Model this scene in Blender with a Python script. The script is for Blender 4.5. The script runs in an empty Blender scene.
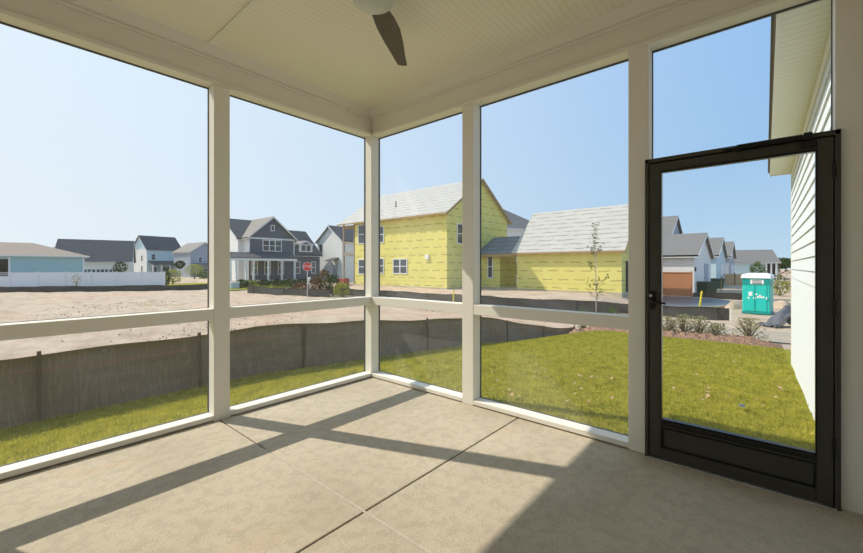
import bpy, math, random
from mathutils import Vector, Matrix
random.seed(7)
SC = bpy.context.scene
COL = SC.collection
R = math.radians
H = 1.32                       # eye height
TH = R(40.625)                 # view azimuth
FPX = 389.76
CT, ST = math.cos(TH), math.sin(TH)

def at(px, depth):
    """ground-plan position seen at photo column px, at the given distance along the view axis"""
    a = (px - 431.5) / FPX
    return depth * (CT + a * ST), depth * (ST - a * CT)

# ------------------------------------------------------------------ materials
MATS = {}
class N:
    def __init__(s, name):
        s.m = bpy.data.materials.new(name); s.m.use_nodes = True
        s.t = s.m.node_tree; s.t.nodes.clear()
        s.out = s.t.nodes.new('ShaderNodeOutputMaterial')
        MATS[name] = s.m
    def n(s, typ, **kw):
        nd = s.t.nodes.new('ShaderNode' + typ)
        for k, v in kw.items():
            if hasattr(nd, k): setattr(nd, k, v)
            else: nd.inputs[k.replace('_', ' ')].default_value = v
        return nd
    def l(s, a, b): s.t.links.new(a, b)
    def math(s, op, a, b=None, c=None):
        nd = s.t.nodes.new('ShaderNodeMath'); nd.operation = op
        for i, v in enumerate((a, b, c)):
            if v is None: continue
            if isinstance(v, (int, float)): nd.inputs[i].default_value = v
            else: s.l(v, nd.inputs[i])
        return nd.outputs[0]
    def mix(s, f, a, b):
        nd = s.t.nodes.new('ShaderNodeMix'); nd.data_type = 'RGBA'
        for i, v in ((0, f), (6, a), (7, b)):
            if isinstance(v, (int, float)): nd.inputs[i].default_value = v
            elif isinstance(v, tuple): nd.inputs[i].default_value = (*v, 1)
            else: s.l(v, nd.inputs[i])
        return nd.outputs[2]
    def coord(s):
        tc = s.n('TexCoord'); sp = s.n('SeparateXYZ'); s.l(tc.outputs['Object'], sp.inputs[0])
        return tc.outputs['Object'], sp.outputs[0], sp.outputs[1], sp.outputs[2]
    def noise(s, vec, scale, detail=4, rough=.55, stretch=None):
        if stretch:
            mp = s.n('Mapping'); mp.inputs['Scale'].default_value = stretch
            s.l(vec, mp.inputs[0]); vec = mp.outputs[0]
        nd = s.n('TexNoise'); nd.inputs['Scale'].default_value = scale
        nd.inputs['Detail'].default_value = detail; nd.inputs['Roughness'].default_value = rough
        s.l(vec, nd.inputs['Vector']); return nd.outputs['Fac']
    def ramp(s, f, stops):
        nd = s.n('ValToRGB'); cr = nd.color_ramp
        while len(cr.elements) < len(stops): cr.elements.new(.5)
        for e, (p, c) in zip(cr.elements, stops): e.position = p; e.color = (*c, 1)
        s.l(f, nd.inputs[0]); return nd.outputs[0]
    def bump(s, h, strength=.3, dist=.01):
        nd = s.n('Bump'); nd.inputs['Strength'].default_value = strength
        nd.inputs['Distance'].default_value = dist; s.l(h, nd.inputs['Height']); return nd.outputs[0]
    def pbr(s, col, rough=.7, metal=0, normal=None, spec=.3):
        p = s.n('BsdfPrincipled')
        if isinstance(col, tuple): p.inputs['Base Color'].default_value = (*col, 1)
        else: s.l(col, p.inputs['Base Color'])
        p.inputs['Roughness'].default_value = rough; p.inputs['Metallic'].default_value = metal
        p.inputs['Specular IOR Level'].default_value = spec
        if normal is not None: s.l(normal, p.inputs['Normal'])
        s.l(p.outputs[0], s.out.inputs[0]); return s.m

def simple(name, col, rough=.7, metal=0, var=.12, scale=6, spec=.3):
    m = N(name); v, x, y, z = m.coord()
    f = m.noise(v, scale)
    c = m.mix(f, tuple(k * (1 - var) for k in col), tuple(min(1, k * (1 + var)) for k in col))
    return m.pbr(c, rough, metal, m.bump(f, .08, .004), spec)

def siding(name, col, lap=.18):
    m = N(name); v, x, y, z = m.coord()
    fr = m.math('FRACT', m.math('DIVIDE', z, lap))
    f = m.noise(v, 2.5)
    base = m.mix(f, tuple(k * .93 for k in col), col)
    return m.pbr(base, .6, 0, m.bump(m.math('SUBTRACT', 1.0, fr), .8, .02))

def shingle(name, col, col2):
    m = N(name); v, x, y, z = m.coord()
    f = m.noise(v, 1.6, 3); g = m.noise(v, 9, 2, .5, (1, 1, 2.2))
    row = m.math('FRACT', m.math('DIVIDE', z, .11))
    k = m.math('MULTIPLY_ADD', g, 1.3, -.15)
    c = m.mix(k, col, col2)
    return m.pbr(c, .95, 0, m.bump(m.math('ADD', row, g), .5, .02), .1)

def wrap(name, col, ink, seam, uper=1.35, vper=.92, duty=.62, amount=.8, slope=False):
    """sheathing sheets printed with short rows of lettering too small to read"""
    m = N(name); v, x, y, z = m.coord()
    u = m.math('ADD', x, y); w = z
    vv = m.math('DIVIDE', w, vper)
    row = m.math('FLOOR', vv); fv = m.math('FRACT', vv)
    uu = m.math('ADD', m.math('DIVIDE', u, uper), m.math('MULTIPLY', row, .37))
    if slope: uu = m.math('ADD', uu, m.math('MULTIPLY', fv, 1.2))
    fu = m.math('FRACT', uu)
    inu = m.math('LESS_THAN', fu, duty)
    wob = m.math('MULTIPLY', m.noise(v, 3, 2), .10)
    fvw = m.math('ADD', m.math('ADD', fv, wob), m.math('MULTIPLY', m.noise(v, 1.1, 2), .5 if slope else .25))
    inv = m.math('MULTIPLY', m.math('GREATER_THAN', fvw, .60), m.math('LESS_THAN', fvw, .72 if not slope else .78))
    let = m.math('GREATER_THAN', m.noise(v, 14, 2, .6, (1, 1, .4)), .40)
    ink_f = m.math('MULTIPLY', m.math('MULTIPLY', inu, inv), let)
    ink_f = m.math('MULTIPLY', ink_f, amount)
    sm = m.math('LESS_THAN', m.math('FRACT', m.math('DIVIDE', w, 2.44)), .015)
    b = m.mix(m.noise(v, .9, 5), tuple(k * .86 for k in col), tuple(min(1, k * 1.1) for k in col))
    b = m.mix(m.math('MULTIPLY', sm, .5), b, seam)
    c = m.mix(ink_f, b, ink)
    return m.pbr(c, .75, 0, m.bump(m.noise(v, 1.5, 3), .25, .05), .2)

# paint of the porch
def paint(name, col):
    m = N(name); v, x, y, z = m.coord()
    f = m.noise(v, 3); g = m.noise(v, 60, 3)
    c = m.mix(f, tuple(k * .96 for k in col), col)
    return m.pbr(c, .55, 0, m.bump(g, .05, .002), .3)
PAINT = paint('porch_paint', (.83, .80, .72))
TRIMW = paint('trim_paint', (.82, .80, .74))

# ceiling beadboard
m = N('beadboard'); v, x, y, z = m.coord()
fr = m.math('FRACT', m.math('DIVIDE', y, .05))
groove = m.math('LESS_THAN', m.math('ABSOLUTE', m.math('SUBTRACT', fr, .5)), .10)
c = m.mix(m.noise(v, 2), (.84, .79, .69), (.88, .83, .73))
c = m.mix(m.math('MULTIPLY', groove, .22), c, (.55, .52, .44))
BEAD = m.pbr(c, .5, 0, m.bump(m.math('SUBTRACT', 1.0, groove), .4, .004), .3)
# soffit vents
m = N('soffit_panel'); v, x, y, z = m.coord()
fr = m.math('FRACT', m.math('DIVIDE', x, .10))
groove = m.math('LESS_THAN', fr, .16)
c = m.mix(m.math('MULTIPLY', groove, .35), (.80, .80, .74), (.5, .5, .45))
SOFF = m.pbr(c, .55, 0, m.bump(m.math('SUBTRACT', 1.0, groove), .4, .005), .3)

# concrete
m = N('concrete'); v, x, y, z = m.coord()
f = m.noise(v, .9, 6, .6); g = m.noise(v, 14, 5, .7); h = m.noise(v, 120, 3, .7)
c = m.ramp(f, [(.30, (.44, .375, .28)), (.5, (.54, .47, .36)), (.72, (.61, .535, .42))])
c = m.mix(m.math('MULTIPLY', m.math('GREATER_THAN', g, .52), .28), c, (.33, .285, .215))
c = m.mix(m.math('MULTIPLY', m.math('GREATER_THAN', h, .57), .38), c, (.24, .205, .155))
st = m.math('MULTIPLY', m.math('GREATER_THAN', m.noise(v, 1.7, 3), .63), .25)
c = m.mix(st, c, (.55, .40, .25))
CONC = m.pbr(c, .85, 0, m.bump(m.math('ADD', h, g), .6, .006), .2)
JOINT = simple('joint_dirt', (.10, .08, .06), .95)

# insect screen: fine mesh, mostly open
m = N('insect_screen')
tr = m.n('BsdfTransparent'); df = m.n('BsdfDiffuse'); df.inputs[0].default_value = (.78, .77, .72, 1)
mx = m.n('MixShader'); mx.inputs[0].default_value = .115
m.l(tr.outputs[0], mx.inputs[1]); m.l(df.outputs[0], mx.inputs[2]); m.l(mx.outputs[0], m.out.inputs[0])
SCREEN = m.m
SPLINE = simple('screen_spline', (.07, .075, .085), .5)

BRONZE = simple('bronze_metal', (.052, .047, .038), .38, .2, .15, 20, .5)
WOODS2 = simple('grey_timber', (.34, .29, .24), .85)
BLACK = simple('black_metal', (.012, .012, .012), .3, .5, .1, 20, .5)
CHROME = simple('brushed_steel', (.55, .55, .55), .3, 1)
ALUM = simple('aluminium', (.6, .6, .6), .35, .9)

# fan
m = N('fan_wood'); v, x, y, z = m.coord()
f = m.noise(v, 8, 5, .6, (1, 14, 1))
FANW = m.pbr(m.mix(f, (.045, .036, .027), (.17, .14, .105)), .5, 0, m.bump(f, .2, .002))
FANB = simple('fan_body', (.60, .61, .58), .4)

# sand, dirt
m = N('sand'); v, x, y, z = m.coord()
a = m.noise(v, .12, 5, .6); b = m.noise(v, 1.4, 8, .72, (1, .45, 1)); d = m.noise(v, 9, 6, .8)
c = m.ramp(b, [(.28, (.33, .235, .165)), (.43, (.47, .365, .27)), (.6, (.57, .455, .345)), (.8, (.63, .52, .40))])
c = m.mix(m.math('MULTIPLY', m.math('GREATER_THAN', a, .53), .22), c, (.60, .36, .25))
c = m.mix(m.math('MULTIPLY', m.math('GREATER_THAN', d, .60), .6), c, (.26, .18, .13))
gr = m.math('MULTIPLY', m.math('GREATER_THAN', m.noise(v, .5, 4, .6, (1, .5, 1)), .66), .5)
c = m.mix(gr, c, (.40, .38, .17))
SAND = m.pbr(c, .95, 0, m.bump(m.math('ADD', m.math('MULTIPLY', b, 2.0), d), .7, .08), .1)

m = N('turf'); v, x, y, z = m.coord()
b = m.noise(v, 1.1, 5, .6); d = m.noise(v, 22, 5, .75)
c = m.ramp(d, [(.3, (.10, .11, .008)), (.5, (.27, .26, .018)), (.72, (.58, .48, .14))])
c = m.mix(m.math('MULTIPLY', b, .5), c, (.34, .33, .05))
TURF = m.pbr(c, .95, 0, m.bump(d, .8, .05), .05)

def leafmat(name, c1, c2, trans=.35, sc=3):
    m = N(name); v, x, y, z = m.coord()
    c = m.mix(m.math('MULTIPLY_ADD', m.noise(v, sc, 3), 2.2, -.6), c1, c2)
    d = m.n('BsdfDiffuse'); t = m.n('BsdfTranslucent'); x_ = m.n('MixShader'); x_.inputs[0].default_value = trans
    m.l(c, d.inputs[0]); m.l(c, t.inputs[0]); m.l(d.outputs[0], x_.inputs[1]); m.l(t.outputs[0], x_.inputs[2])
    m.l(x_.outputs[0], m.out.inputs[0]); return m.m
GRASS = leafmat('grass_blade', (.15, .19, .015), (.66, .56, .09), .5, 7)
LEAFG = leafmat('leaf_green', (.05, .10, .02), (.16, .22, .05))
LEAFD = leafmat('leaf_dark', (.02, .045, .015), (.06, .10, .03), .2)
LEAFY = leafmat('leaf_yellow_green', (.22, .27, .04), (.42, .42, .08))
LEAFO = leafmat('leaf_olive', (.20, .22, .09), (.46, .42, .22))
LEAFR = leafmat('leaf_reddish', (.10, .045, .03), (.20, .13, .06), .25)
LEAFB = leafmat('dry_leaf', (.30, .17, .08), (.66, .52, .33), .1)
BARK = simple('bark', (.20, .15, .11), .9)
MULCH = None
m = N('mulch'); v, x, y, z = m.coord()
d = m.noise(v, 16, 5, .8, (1, 2.5, 1))
MULCH = m.pbr(m.ramp(d, [(.36, (.08, .04, .025)), (.5, (.31, .17, .11)), (.62, (.60, .43, .31))]), .95, 0, m.bump(d, .9, .05), .05)

m = N('silt_fabric'); v, x, y, z = m.coord()
wv = m.math('FRACT', m.math('MULTIPLY', z, 38)); f = m.noise(v, 2.2, 5, .6, (.5, 1, 4)); g = m.noise(v, 30, 3, .6, (1, 1, 5))
st = m.noise(v, 6, 4, .7, (6, 6, .4))
c = m.mix(f, (.135, .104, .085), (.31, .245, .195))
c = m.mix(m.math('MULTIPLY', m.math('GREATER_THAN', st, .55), .35), c, (.36, .31, .25))
c = m.mix(m.math('MULTIPLY', wv, .15), c, (.03, .027, .024))
SILT = m.pbr(c, .75, 0, m.bump(m.math('ADD', f, g), .3, .02), .15)
WOODS = simple('stake_wood', (.10, .075, .055), .9)
CORD = simple('orange_cord', (.42, .15, .09), .8)
SILT2 = simple('silt_fabric_grey', (.06, .057, .053), .75, 0, .35, 5)
TARP = simple('grey_tarp', (.09, .10, .125), .6, 0, .3, 4)

YELLOW = wrap('yellow_sheathing', (.80, .71, .22), (.24, .19, .07), (.45, .36, .12), 1.25, .66, .62, .62)
YDARK = simple('eave_wood', (.40, .27, .13), .8)
UNDER = wrap('roof_underlayment', (.49, .47, .43), (.20, .19, .18), (.36, .34, .32), 1.9, .36, .75, .85, True)
UNDER_SHADED = wrap('shaded_underlayment', (.17, .19, .21), (.38, .40, .42), (.10, .10, .12), 1.7, .40, .6, .6, True)  # darker copy of the roof underlayment, shade put into its colour for the breezeway
SH_G = shingle('shingle_grey', (.13, .125, .125), (.26, .25, .24))
SH_D = shingle('shingle_charcoal', (.075, .075, .08), (.15, .15, .155))
SH_B = shingle('shingle_brown', (.30, .235, .19), (.46, .37, .30))
SH_L = shingle('shingle_light', (.22, .20, .18), (.38, .345, .31))
S_WHITE = siding('siding_white', (.80, .79, .76), .2)
S_NEAR = simple('siding_near', (.70, .73, .76), .5, 0, .03)
S_BLUE = siding('siding_blue', (.36, .56, .58), .2)
S_PALEB = siding('siding_pale_blue', (.52, .68, .72), .2)
S_SLATE = siding('siding_slate', (.13, .14, .175), .2)
S_GREYB = siding('siding_grey_blue', (.36, .40, .46), .2)
S_CREAM = siding('siding_cream', (.78, .75, .67), .2)
VINYL = simple('white_vinyl', (.76, .76, .76), .5, 0, .05)
m = N('window_glass'); m.pbr((.06, .075, .09), .12, 0, None, .6); GLASS = m.m
m = N('cedar_fence'); v, x, y, z = m.coord()
fr = m.math('FRACT', m.math('DIVIDE', m.math('ADD', x, y), .14))
gp = m.math('LESS_THAN', fr, .08)
c = m.mix(m.noise(v, 4, 3, .6, (3, 3, .3)), (.52, .20, .09), (.68, .30, .15))
CEDAR = m.pbr(m.mix(m.math('MULTIPLY', gp, .6), c, (.16, .06, .03)), .8)
TEAL = simple('teal_plastic', (.01, .56, .47), .4, 0, .1)
TEALD = simple('teal_plastic_dark', (.0, .30, .27), .4, 0, .1)
WPLAS = simple('white_plastic', (.85, .85, .83), .4, 0, .04)
RED = simple('sign_red', (.62, .035, .03), .4, 0, .05)
BRICKR = simple('brick_red', (.33, .07, .06), .85, 0, .3, 20)
BINM = simple('bin_green', (.012, .05, .035), .45)
YSTAKE = simple('yellow_post', (.75, .62, .03), .6)
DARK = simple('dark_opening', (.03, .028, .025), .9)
BLUEP = simple('blue_grey_sheet', (.075, .10, .13), .35, 0, .45, 1.2)
GUTTER = simple('gutter_brown', (.16, .12, .09), .5)
WBLUE = simple('pale_metal', (.45, .55, .60), .4)

# ------------------------------------------------------------------ mesh helpers
class MB:
    def __init__(s): s.v = []; s.f = []
    def add(s, vs, fs):
        o = len(s.v); s.v += [tuple(p) for p in vs]; s.f += [tuple(i + o for i in f) for f in fs]; return s
    def box(s, x0, x1, y0, y1, z0, z1):
        if x0 > x1: x0, x1 = x1, x0
        if y0 > y1: y0, y1 = y1, y0
        if z0 > z1: z0, z1 = z1, z0
        return s.add([(x, y, z) for z in (z0, z1) for y in (y0, y1) for x in (x0, x1)],
              [(0, 2, 3, 1), (4, 5, 7, 6), (0, 1, 5, 4), (2, 6, 7, 3), (0, 4, 6, 2), (1, 3, 7, 5)])
    def prism(s, poly, d):
        """poly: list of 3D points, extruded by vector d"""
        n = len(poly); d = Vector(d)
        vs = [Vector(p) for p in poly] + [Vector(p) + d for p in poly]
        return s.add(vs, [tuple(range(n - 1, -1, -1)), tuple(range(n, 2 * n))] +
              [(i, (i + 1) % n, n + (i + 1) % n, n + i) for i in range(n)])
    def tube(s, pts, r, n=8, cap=True):
        pts = [Vector(p) for p in pts]
        if isinstance(r, (int, float)): r = [r] * len(pts)
        vs = []; fs = []
        for i, p in enumerate(pts):
            d = (pts[min(i + 1, len(pts) - 1)] - pts[max(i - 1, 0)]).normalized()
            q = d.to_track_quat('Z', 'Y')
            for k in range(n):
                a = 2 * math.pi * k / n
                vs.append(p + q @ Vector((r[i] * math.cos(a), r[i] * math.sin(a), 0)))
        for i in range(len(pts) - 1):
            for k in range(n):
                fs.append((i * n + k, i * n + (k + 1) % n, (i + 1) * n + (k + 1) % n, (i + 1) * n + k))
        if cap: fs += [tuple(range(n - 1, -1, -1)), tuple(range((len(pts) - 1) * n, len(pts) * n))]
        return s.add(vs, fs)
    def lathe(s, prof, n=32, c=(0, 0, 0)):
        vs = []; fs = []
        for r, z in prof:
            for k in range(n):
                a = 2 * math.pi * k / n; vs.append((c[0] + r * math.cos(a), c[1] + r * math.sin(a), c[2] + z))
        for i in range(len(prof) - 1):
            for k in range(n):
                fs.append((i * n + k, i * n + (k + 1) % n, (i + 1) * n + (k + 1) % n, (i + 1) * n + k))
        fs += [tuple(range(n - 1, -1, -1)), tuple(range((len(prof) - 1) * n, len(prof) * n))]
        return s.add(vs, fs)
    def build(s, name, mat, parent=None, bevel=0, smooth=False, **tags):
        me = bpy.data.meshes.new(name); me.from_pydata(s.v, [], s.f); me.update()
        me.materials.append(mat)
        if smooth:
            for p in me.polygons: p.use_smooth = True
        o = bpy.data.objects.new(name, me); COL.objects.link(o)
        if parent: o.parent = parent
        if bevel:
            b = o.modifiers.new('bevel', 'BEVEL'); b.width = bevel; b.segments = 2; b.limit_method = 'ANGLE'
        for k, v in tags.items(): o[k] = v
        return o
def B(*a): return MB().box(*a)
def empty(name, loc=(0, 0, 0), rz=0, **tags):
    o = bpy.data.objects.new(name, None); COL.objects.link(o); o.location = loc; o.rotation_euler.z = rz
    o.empty_display_size = .2
    for k, v in tags.items(): o[k] = v
    return o
def tag(o, label, cat, group=None, kind=None):
    o['label'] = label; o['category'] = cat
    if group: o['group'] = group
    if kind: o['kind'] = kind
    return o
def copy_tree(o, parent=None):
    c = o.copy(); COL.objects.link(c)
    if parent: c.parent = parent
    for ch in o.children: copy_tree(ch, c)
    return c

# ------------------------------------------------------------------ terrain
def sm(a, b, t):
    t = max(0, min(1, (t - a) / (b - a))); return t * t * (3 - 2 * t)
def gz(x, y):
    z = -.12 - .07 * max(0, min(x, 16) - 3.2) - .46 * sm(3.9, 6.6, y)
    z -= .05 * sm(-.4, -4, y)
    z = max(z, -1.22)
    far = sm(7, 16, y) if y > 7 else 0
    f2 = max(far, sm(15, 20, x))
    z = z * (1 - f2) + (-1.22) * f2
    pad = sm(22.3, 25.3, x) * sm(5.6, 8.5, y) * (1 - sm(38, 44, y)) * (1 - sm(40, 50, x))
    z += .66 * pad
    z += .45 * sm(45, 52, y) * sm(16, 22, x) * (1 - sm(70, 90, x)) * (1 - sm(70, 90, y))
    return z
def bumpz(x, y):
    return .035 * math.sin(x * 1.3 + y * .7) * math.sin(y * .9 - x * .4) + .02 * math.sin(3.1 * x) * math.sin(2.3 * y)

def axis(a, b, fine0, fine1, st):
    xs = []; x = fine0
    while x <= fine1: xs.append(x); x += st
    x = fine1; s = st
    while x < b: s *= 1.25; x += s; xs.append(x)
    x = fine0; s = st
    while x > a: s *= 1.25; x -= s; xs.append(x)
    return sorted(set(xs))
XS = axis(-60, 420, -4, 46, .6); YS = axis(-60, 420, -6, 56, .6)
mb = MB(); nx = len(XS)
for y in YS:
    for x in XS:
        fade = 1 if (y > 7.4 or x > 17) else 0
        inn = (-3.2 < x < 3.2 and -1 < y < 3.8)
        mb.v.append((x, y, gz(x, y) - .03 + bumpz(x, y) * fade * 1.3 - (.3 if inn else 0)))
for j in range(len(YS) - 1):
    for i in range(nx - 1):
        mb.f.append((j * nx + i, j * nx + i + 1, (j + 1) * nx + i + 1, (j + 1) * nx + i))
mb.build('sand_ground', SAND, smooth=True, kind='structure', label='bare sandy building lot with tyre tracks')

# lawn base
def in_lawn(x, y):
    if y > 6.78 - .25 * max(0, x - 9.8) or x > 14.2: return False
    if x < 3.2 and -.4 < y < 3.72: return False
    if y < -.40 and x < 10.55: return False
    return True
mb = MB(); st = .3; idx = {}
def lv(i, j):
    if (i, j) not in idx:
        x, y = -5 + i * st, -7 + j * st
        x = min(x, 14.0 + .12 * math.sin(y * 2.1)); y = min(y, 6.79 - .25 * max(0, x - 9.8))
        idx[(i, j)] = len(mb.v); mb.v.append((x, y, gz(x, y)))
    return idx[(i, j)]
for i in range(64):
    for j in range(46):
        cx, cy = -5 + (i + .5) * st, -7 + (j + .5) * st
        if in_lawn(cx, cy) or (cx < 3.3 and 3.5 < cy < 4) or (cy > -.8 and cx > 3.05 and cy < 4) :
            if cx > 14.2: continue
            mb.f.append((lv(i, j), lv(i + 1, j), lv(i + 1, j + 1), lv(i, j + 1)))
mb.build('lawn_ground', TURF, smooth=True, kind='structure', label='mown yellow-green lawn around the porch')

# grass blades
mb = MB()
def blades(x0, x1, y0, y1, dens, w, h):
    n = int((x1 - x0) * (y1 - y0) * dens)
    for _ in range(n):
        x = random.uniform(x0, x1); y = random.uniform(y0, y1)
        if not in_lawn(x, y + .03) or x > 13.95: continue
        if x < 3.28 and y < 3.78: continue
        if y < -.38 and x < 10.6: continue
        z = gz(x, y) - .005; a = random.uniform(0, 6.28); ww = w * random.uniform(.6, 1.3)
        hh = h * random.uniform(.5, 1.25); t = random.uniform(0, .9) * hh; b = random.uniform(0, 6.28)
        o = len(mb.v)
        dx, dy = math.cos(a) * ww, math.sin(a) * ww
        mb.v += [(x - dx, y - dy, z), (x + dx, y + dy, z), (x + math.cos(b) * t, y + math.sin(b) * t, z + hh)]
        mb.f.append((o, o + 1, o + 2))
blades(-1, 3.6, 3.7, 6.75, 2200, .005, .045)
blades(3.2, 7.5, -.4, 6.75, 1700, .006, .045)
blades(7.5, 14, -.36, 6.75, 900, .009, .045)
tag(mb.build('grass', GRASS), 'short yellow-green grass covering the lawn', 'grass', kind='stuff')

# ------------------------------------------------------------------ the porch
X0, Y0 = 3.056, 3.563          # inner faces of the right and the left screened wall
XS_, YS_ = X0 + .14, Y0 + .14  # outer faces
XB, YB = -3.0, -.42            # house walls behind
ZB, ZC = 2.872, 3.18           # beam underside, ceiling

mb = MB(); cut = [(-3.1, 1.354, -.5, 1.636), (1.364, XS_, -.5, 1.636), (-3.1, 1.354, 1.646, YS_), (1.364, XS_, 1.646, YS_)]
for x0, x1, y0, y1 in cut: mb.box(x0, x1, y0, y1, -.35, 0)
fl = mb.build('floor', CONC, bevel=.006, kind='structure')
B(1.353, 1.365, -.5, 2.75, -.34, -.001).build('joint', simple('joint_sealant', (.50, .44, .36), .8, 0, .3, 40), fl)
B(1.353, 1.365, 2.75, YS_ - .002, -.34, -.008).build('joint', JOINT, fl)
B(-3.1, XS_ - .002, 1.634, 1.648, -.34, -.0075).build('joint', JOINT, fl)
B(-3.1, XS_ + .05, YB - .05, YS_ + .05, ZC, ZC + .03).build('ceiling', BEAD, kind='structure')
B(-3.2, XS_ + .2, YB - .1, YS_ + .36, ZC + .10, ZC + .22).build('trim_1', SH_G, kind='structure')   # porch roof deck
B(-3.15, XS_ + .12, YB - .1, YS_ + .12, ZC + .031, ZC + .10).build('trim_2', PAINT, kind='structure')
B(1.245, 1.275, YB, Y0 - .05, ZC - .012, ZC + .001).build('trim_3', PAINT, kind='structure', bevel=.003)

# beams with trim strips
def beam(name, left):
    root = empty(name, kind='structure')
    if left:
        B(XB, XS_, Y0 + .012, YS_, ZB, ZC).build('beam', PAINT, root, .004)
        MB().prism([(XB, Y0 + .012, ZC), (XB, Y0 - .045, ZC), (XB, Y0 - .012, ZC - .088), (XB, Y0 + .012, ZC - .095)], (X0 - XB, 0, 0)).build('crown_moulding', PAINT, root)
        B(XB, X0, Y0 - .018, Y0 + .012, ZC - .112, ZC - .092).build('crown_bead', PAINT, root, .004)
        B(XB, X0 + .01, Y0 - .008, Y0 + .012, ZB, ZB + .035).build('edge_strip', PAINT, root, .004)
    else:
        B(X0 + .012, XS_, YB, Y0 + .012, ZB, ZC).build('beam', PAINT, root, .004)
        MB().prism([(X0 + .012, YB, ZC), (X0 + .012, YB, ZC - .095), (X0 - .012, YB, ZC - .088), (X0 - .045, YB, ZC)], (0, Y0 - YB - .01, 0)).build('crown_moulding', PAINT, root)
        B(X0 - .018, X0 + .012, YB, Y0 - .019, ZC - .112, ZC - .092).build('crown_bead', PAINT, root, .004)
        B(X0 - .008, X0 + .012, YB, Y0 - .009, ZB, ZB + .035).build('edge_strip', PAINT, root, .004)
    return root
beam('trim_4', True); beam('trim_5', False)

wl = empty('wall_left', (0, Y0, 0), kind='structure')
wr = empty('wall_right', (X0, 0, 0), kind='structure')
def wbox(parent, name, mat, x0, x1, y0, y1, z0, z1, bevel=.004):
    p = parent.location
    return B(x0 - p.x, x1 - p.x, y0 - p.y, y1 - p.y, z0 - p.z, z1 - p.z).build(name, mat, parent, bevel)
# corner + left posts
wbox(wl, 'corner_post', PAINT, X0, XS_, Y0, YS_, 0, ZB)
LP = [(1.312, 1.442), (-.43, -.30), (-2.2, -2.07)]
for a, b in LP: wbox(wl, 'post', PAINT, a, b, Y0, YS_, 0, ZB)
spans_l = [(1.442, X0), (-.30, 1.312), (-2.07, -.43), (XB, -2.2)]
for a, b in spans_l:
    wbox(wl, 'rail', PAINT, a, b, Y0 + .002, YS_ - .002, .862, .958)
    wbox(wl, 'sill', PAINT, a, b, Y0, YS_ - .002, .010, .050)
# right wall
RP = [(2.101, 2.231), (.623, .753)]
for a, b in RP: wbox(wr, 'post', PAINT, X0, XS_, a, b, 0, ZB)
wbox(wr, 'post', PAINT, X0, XS_, YB, -.288, 0, ZB)
for a, b in [(2.231, Y0), (.753, 2.101)]:
    wbox(wr, 'rail', PAINT, X0 + .002, XS_ - .002, a, b, .862, .958)
    wbox(wr, 'sill', PAINT, X0, XS_ - .002, a, b, .010, .050)
# screens, one per opening
wn = [0]
def screen(axis_, a, b, z0, z1):
    wn[0] += 1
    nm = 'window_%d' % wn[0]
    if axis_ == 'l':
        y = YS_ - .02
        o = MB().add([(a, y, z0), (b, y, z0), (b, y, z1), (a, y, z1)], [(0, 1, 2, 3)]).build(nm, SCREEN, kind='structure')
        s = MB()
        for (p, q, r, t) in ((a, a + .005, z0, z1), (b - .005, b, z0, z1), (a, b, z0 - .001, z0 + .002), (a, b, z1 - .009, z1)):
            s.box(p, q, y - .004, y + .012, r, t)
    else:
        x = XS_ - .02
        o = MB().add([(x, a, z0), (x, b, z0), (x, b, z1), (x, a, z1)], [(0, 1, 2, 3)]).build(nm, SCREEN, kind='structure')
        s = MB()
        for (p, q, r, t) in ((a, a + .005, z0, z1), (b - .005, b, z0, z1), (a, b, z0 - .001, z0 + .002), (a, b, z1 - .009, z1)):
            s.box(x - .006, x + .012, p, q, r, t)
    s.build('screen_spline', SPLINE, o)
for a, b in spans_l:
    screen('l', a, b, .050, .862); screen('l', a, b, .958, ZB)
for a, b in [(2.231, Y0), (.753, 2.101)]:
    screen('r', a, b, .050, .862); screen('r', a, b, .958, ZB)
screen('r', -.288, .623, 2.06, ZB)

# house walls enclosing the porch behind the camera
B(XB - .15, XB, YB - .1, YS_, 0, ZC).build('wall_back', S_WHITE, kind='structure')
B(XB, X0, YB - .12, YB, 0, ZC).build('wall_house', S_WHITE, kind='structure')

# screen door
d = empty('door_1', (X0, .17, 0), kind='structure', label='black metal screen door with a closer and solid kick panel')
def dbox(name, mat, x0, x1, y0, y1, z0, z1, bevel=.003, parent=d, **k):
    return B(x0 - X0, x1 - X0, y0 - .17, y1 - .17, z0, z1).build(name, mat, parent, bevel, **k)
XI = X0 - .028                               # frame proud of the posts
# frame (jambs and head)
fm = MB()
for (y0, y1, z0, z1) in ((.616, .640, 0, 2.062), (-.308, -.284, 0, 2.062), (-.308, .640, 2.034, 2.062)):
    fm.box(XI - X0, .03, y0 - .17, y1 - .17, z0, z1)
for (y0, y1, z0, z1) in ((.585, .623, 0, 2.06), (-.288, -.250, 0, 2.06), (-.288, .623, 2.005, 2.06)): fm.box(.014, .03, y0 - .17, y1 - .17, z0, z1)
fm.build('door_frame', BRONZE, d, .003)
YL, YR = .612, -.280
lf = MB()
x0, x1 = XI + .004 - X0, X0 + .012 - X0
G0, G1 = .541, -.212
for (y0, y1, z0, z1) in ((G0, YL, .012, 2.028), (YR, G1, .012, 2.028), (G1, G0, 1.968, 2.028), (G1, G0, .012, .085), (G1, G0, .228, .276)):
    lf.box(x0, x1, y0 - .17, y1 - .17, z0, z1)
leaf = lf.build('door_leaf', BRONZE, d, .004)
bd = MB()                                   # glazing bead around the screen, and mouldings of the kick panel
for (y0, y1, z0, z1) in ((G0 - .003, G0 + .004, .27, 1.972), (G1 - .004, G1 + .003, .27, 1.972), (G1, G0, 1.958, 1.972), (G1, G0, .270, .284),
                         (G1, G0, .242, .25), (G1, G0, .256, .263)):
    bd.box(x0 - .006, x1, y0 - .17, y1 - .17, z0, z1)
bd.build('glazing_bead', BLACK, d, .002)
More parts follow.
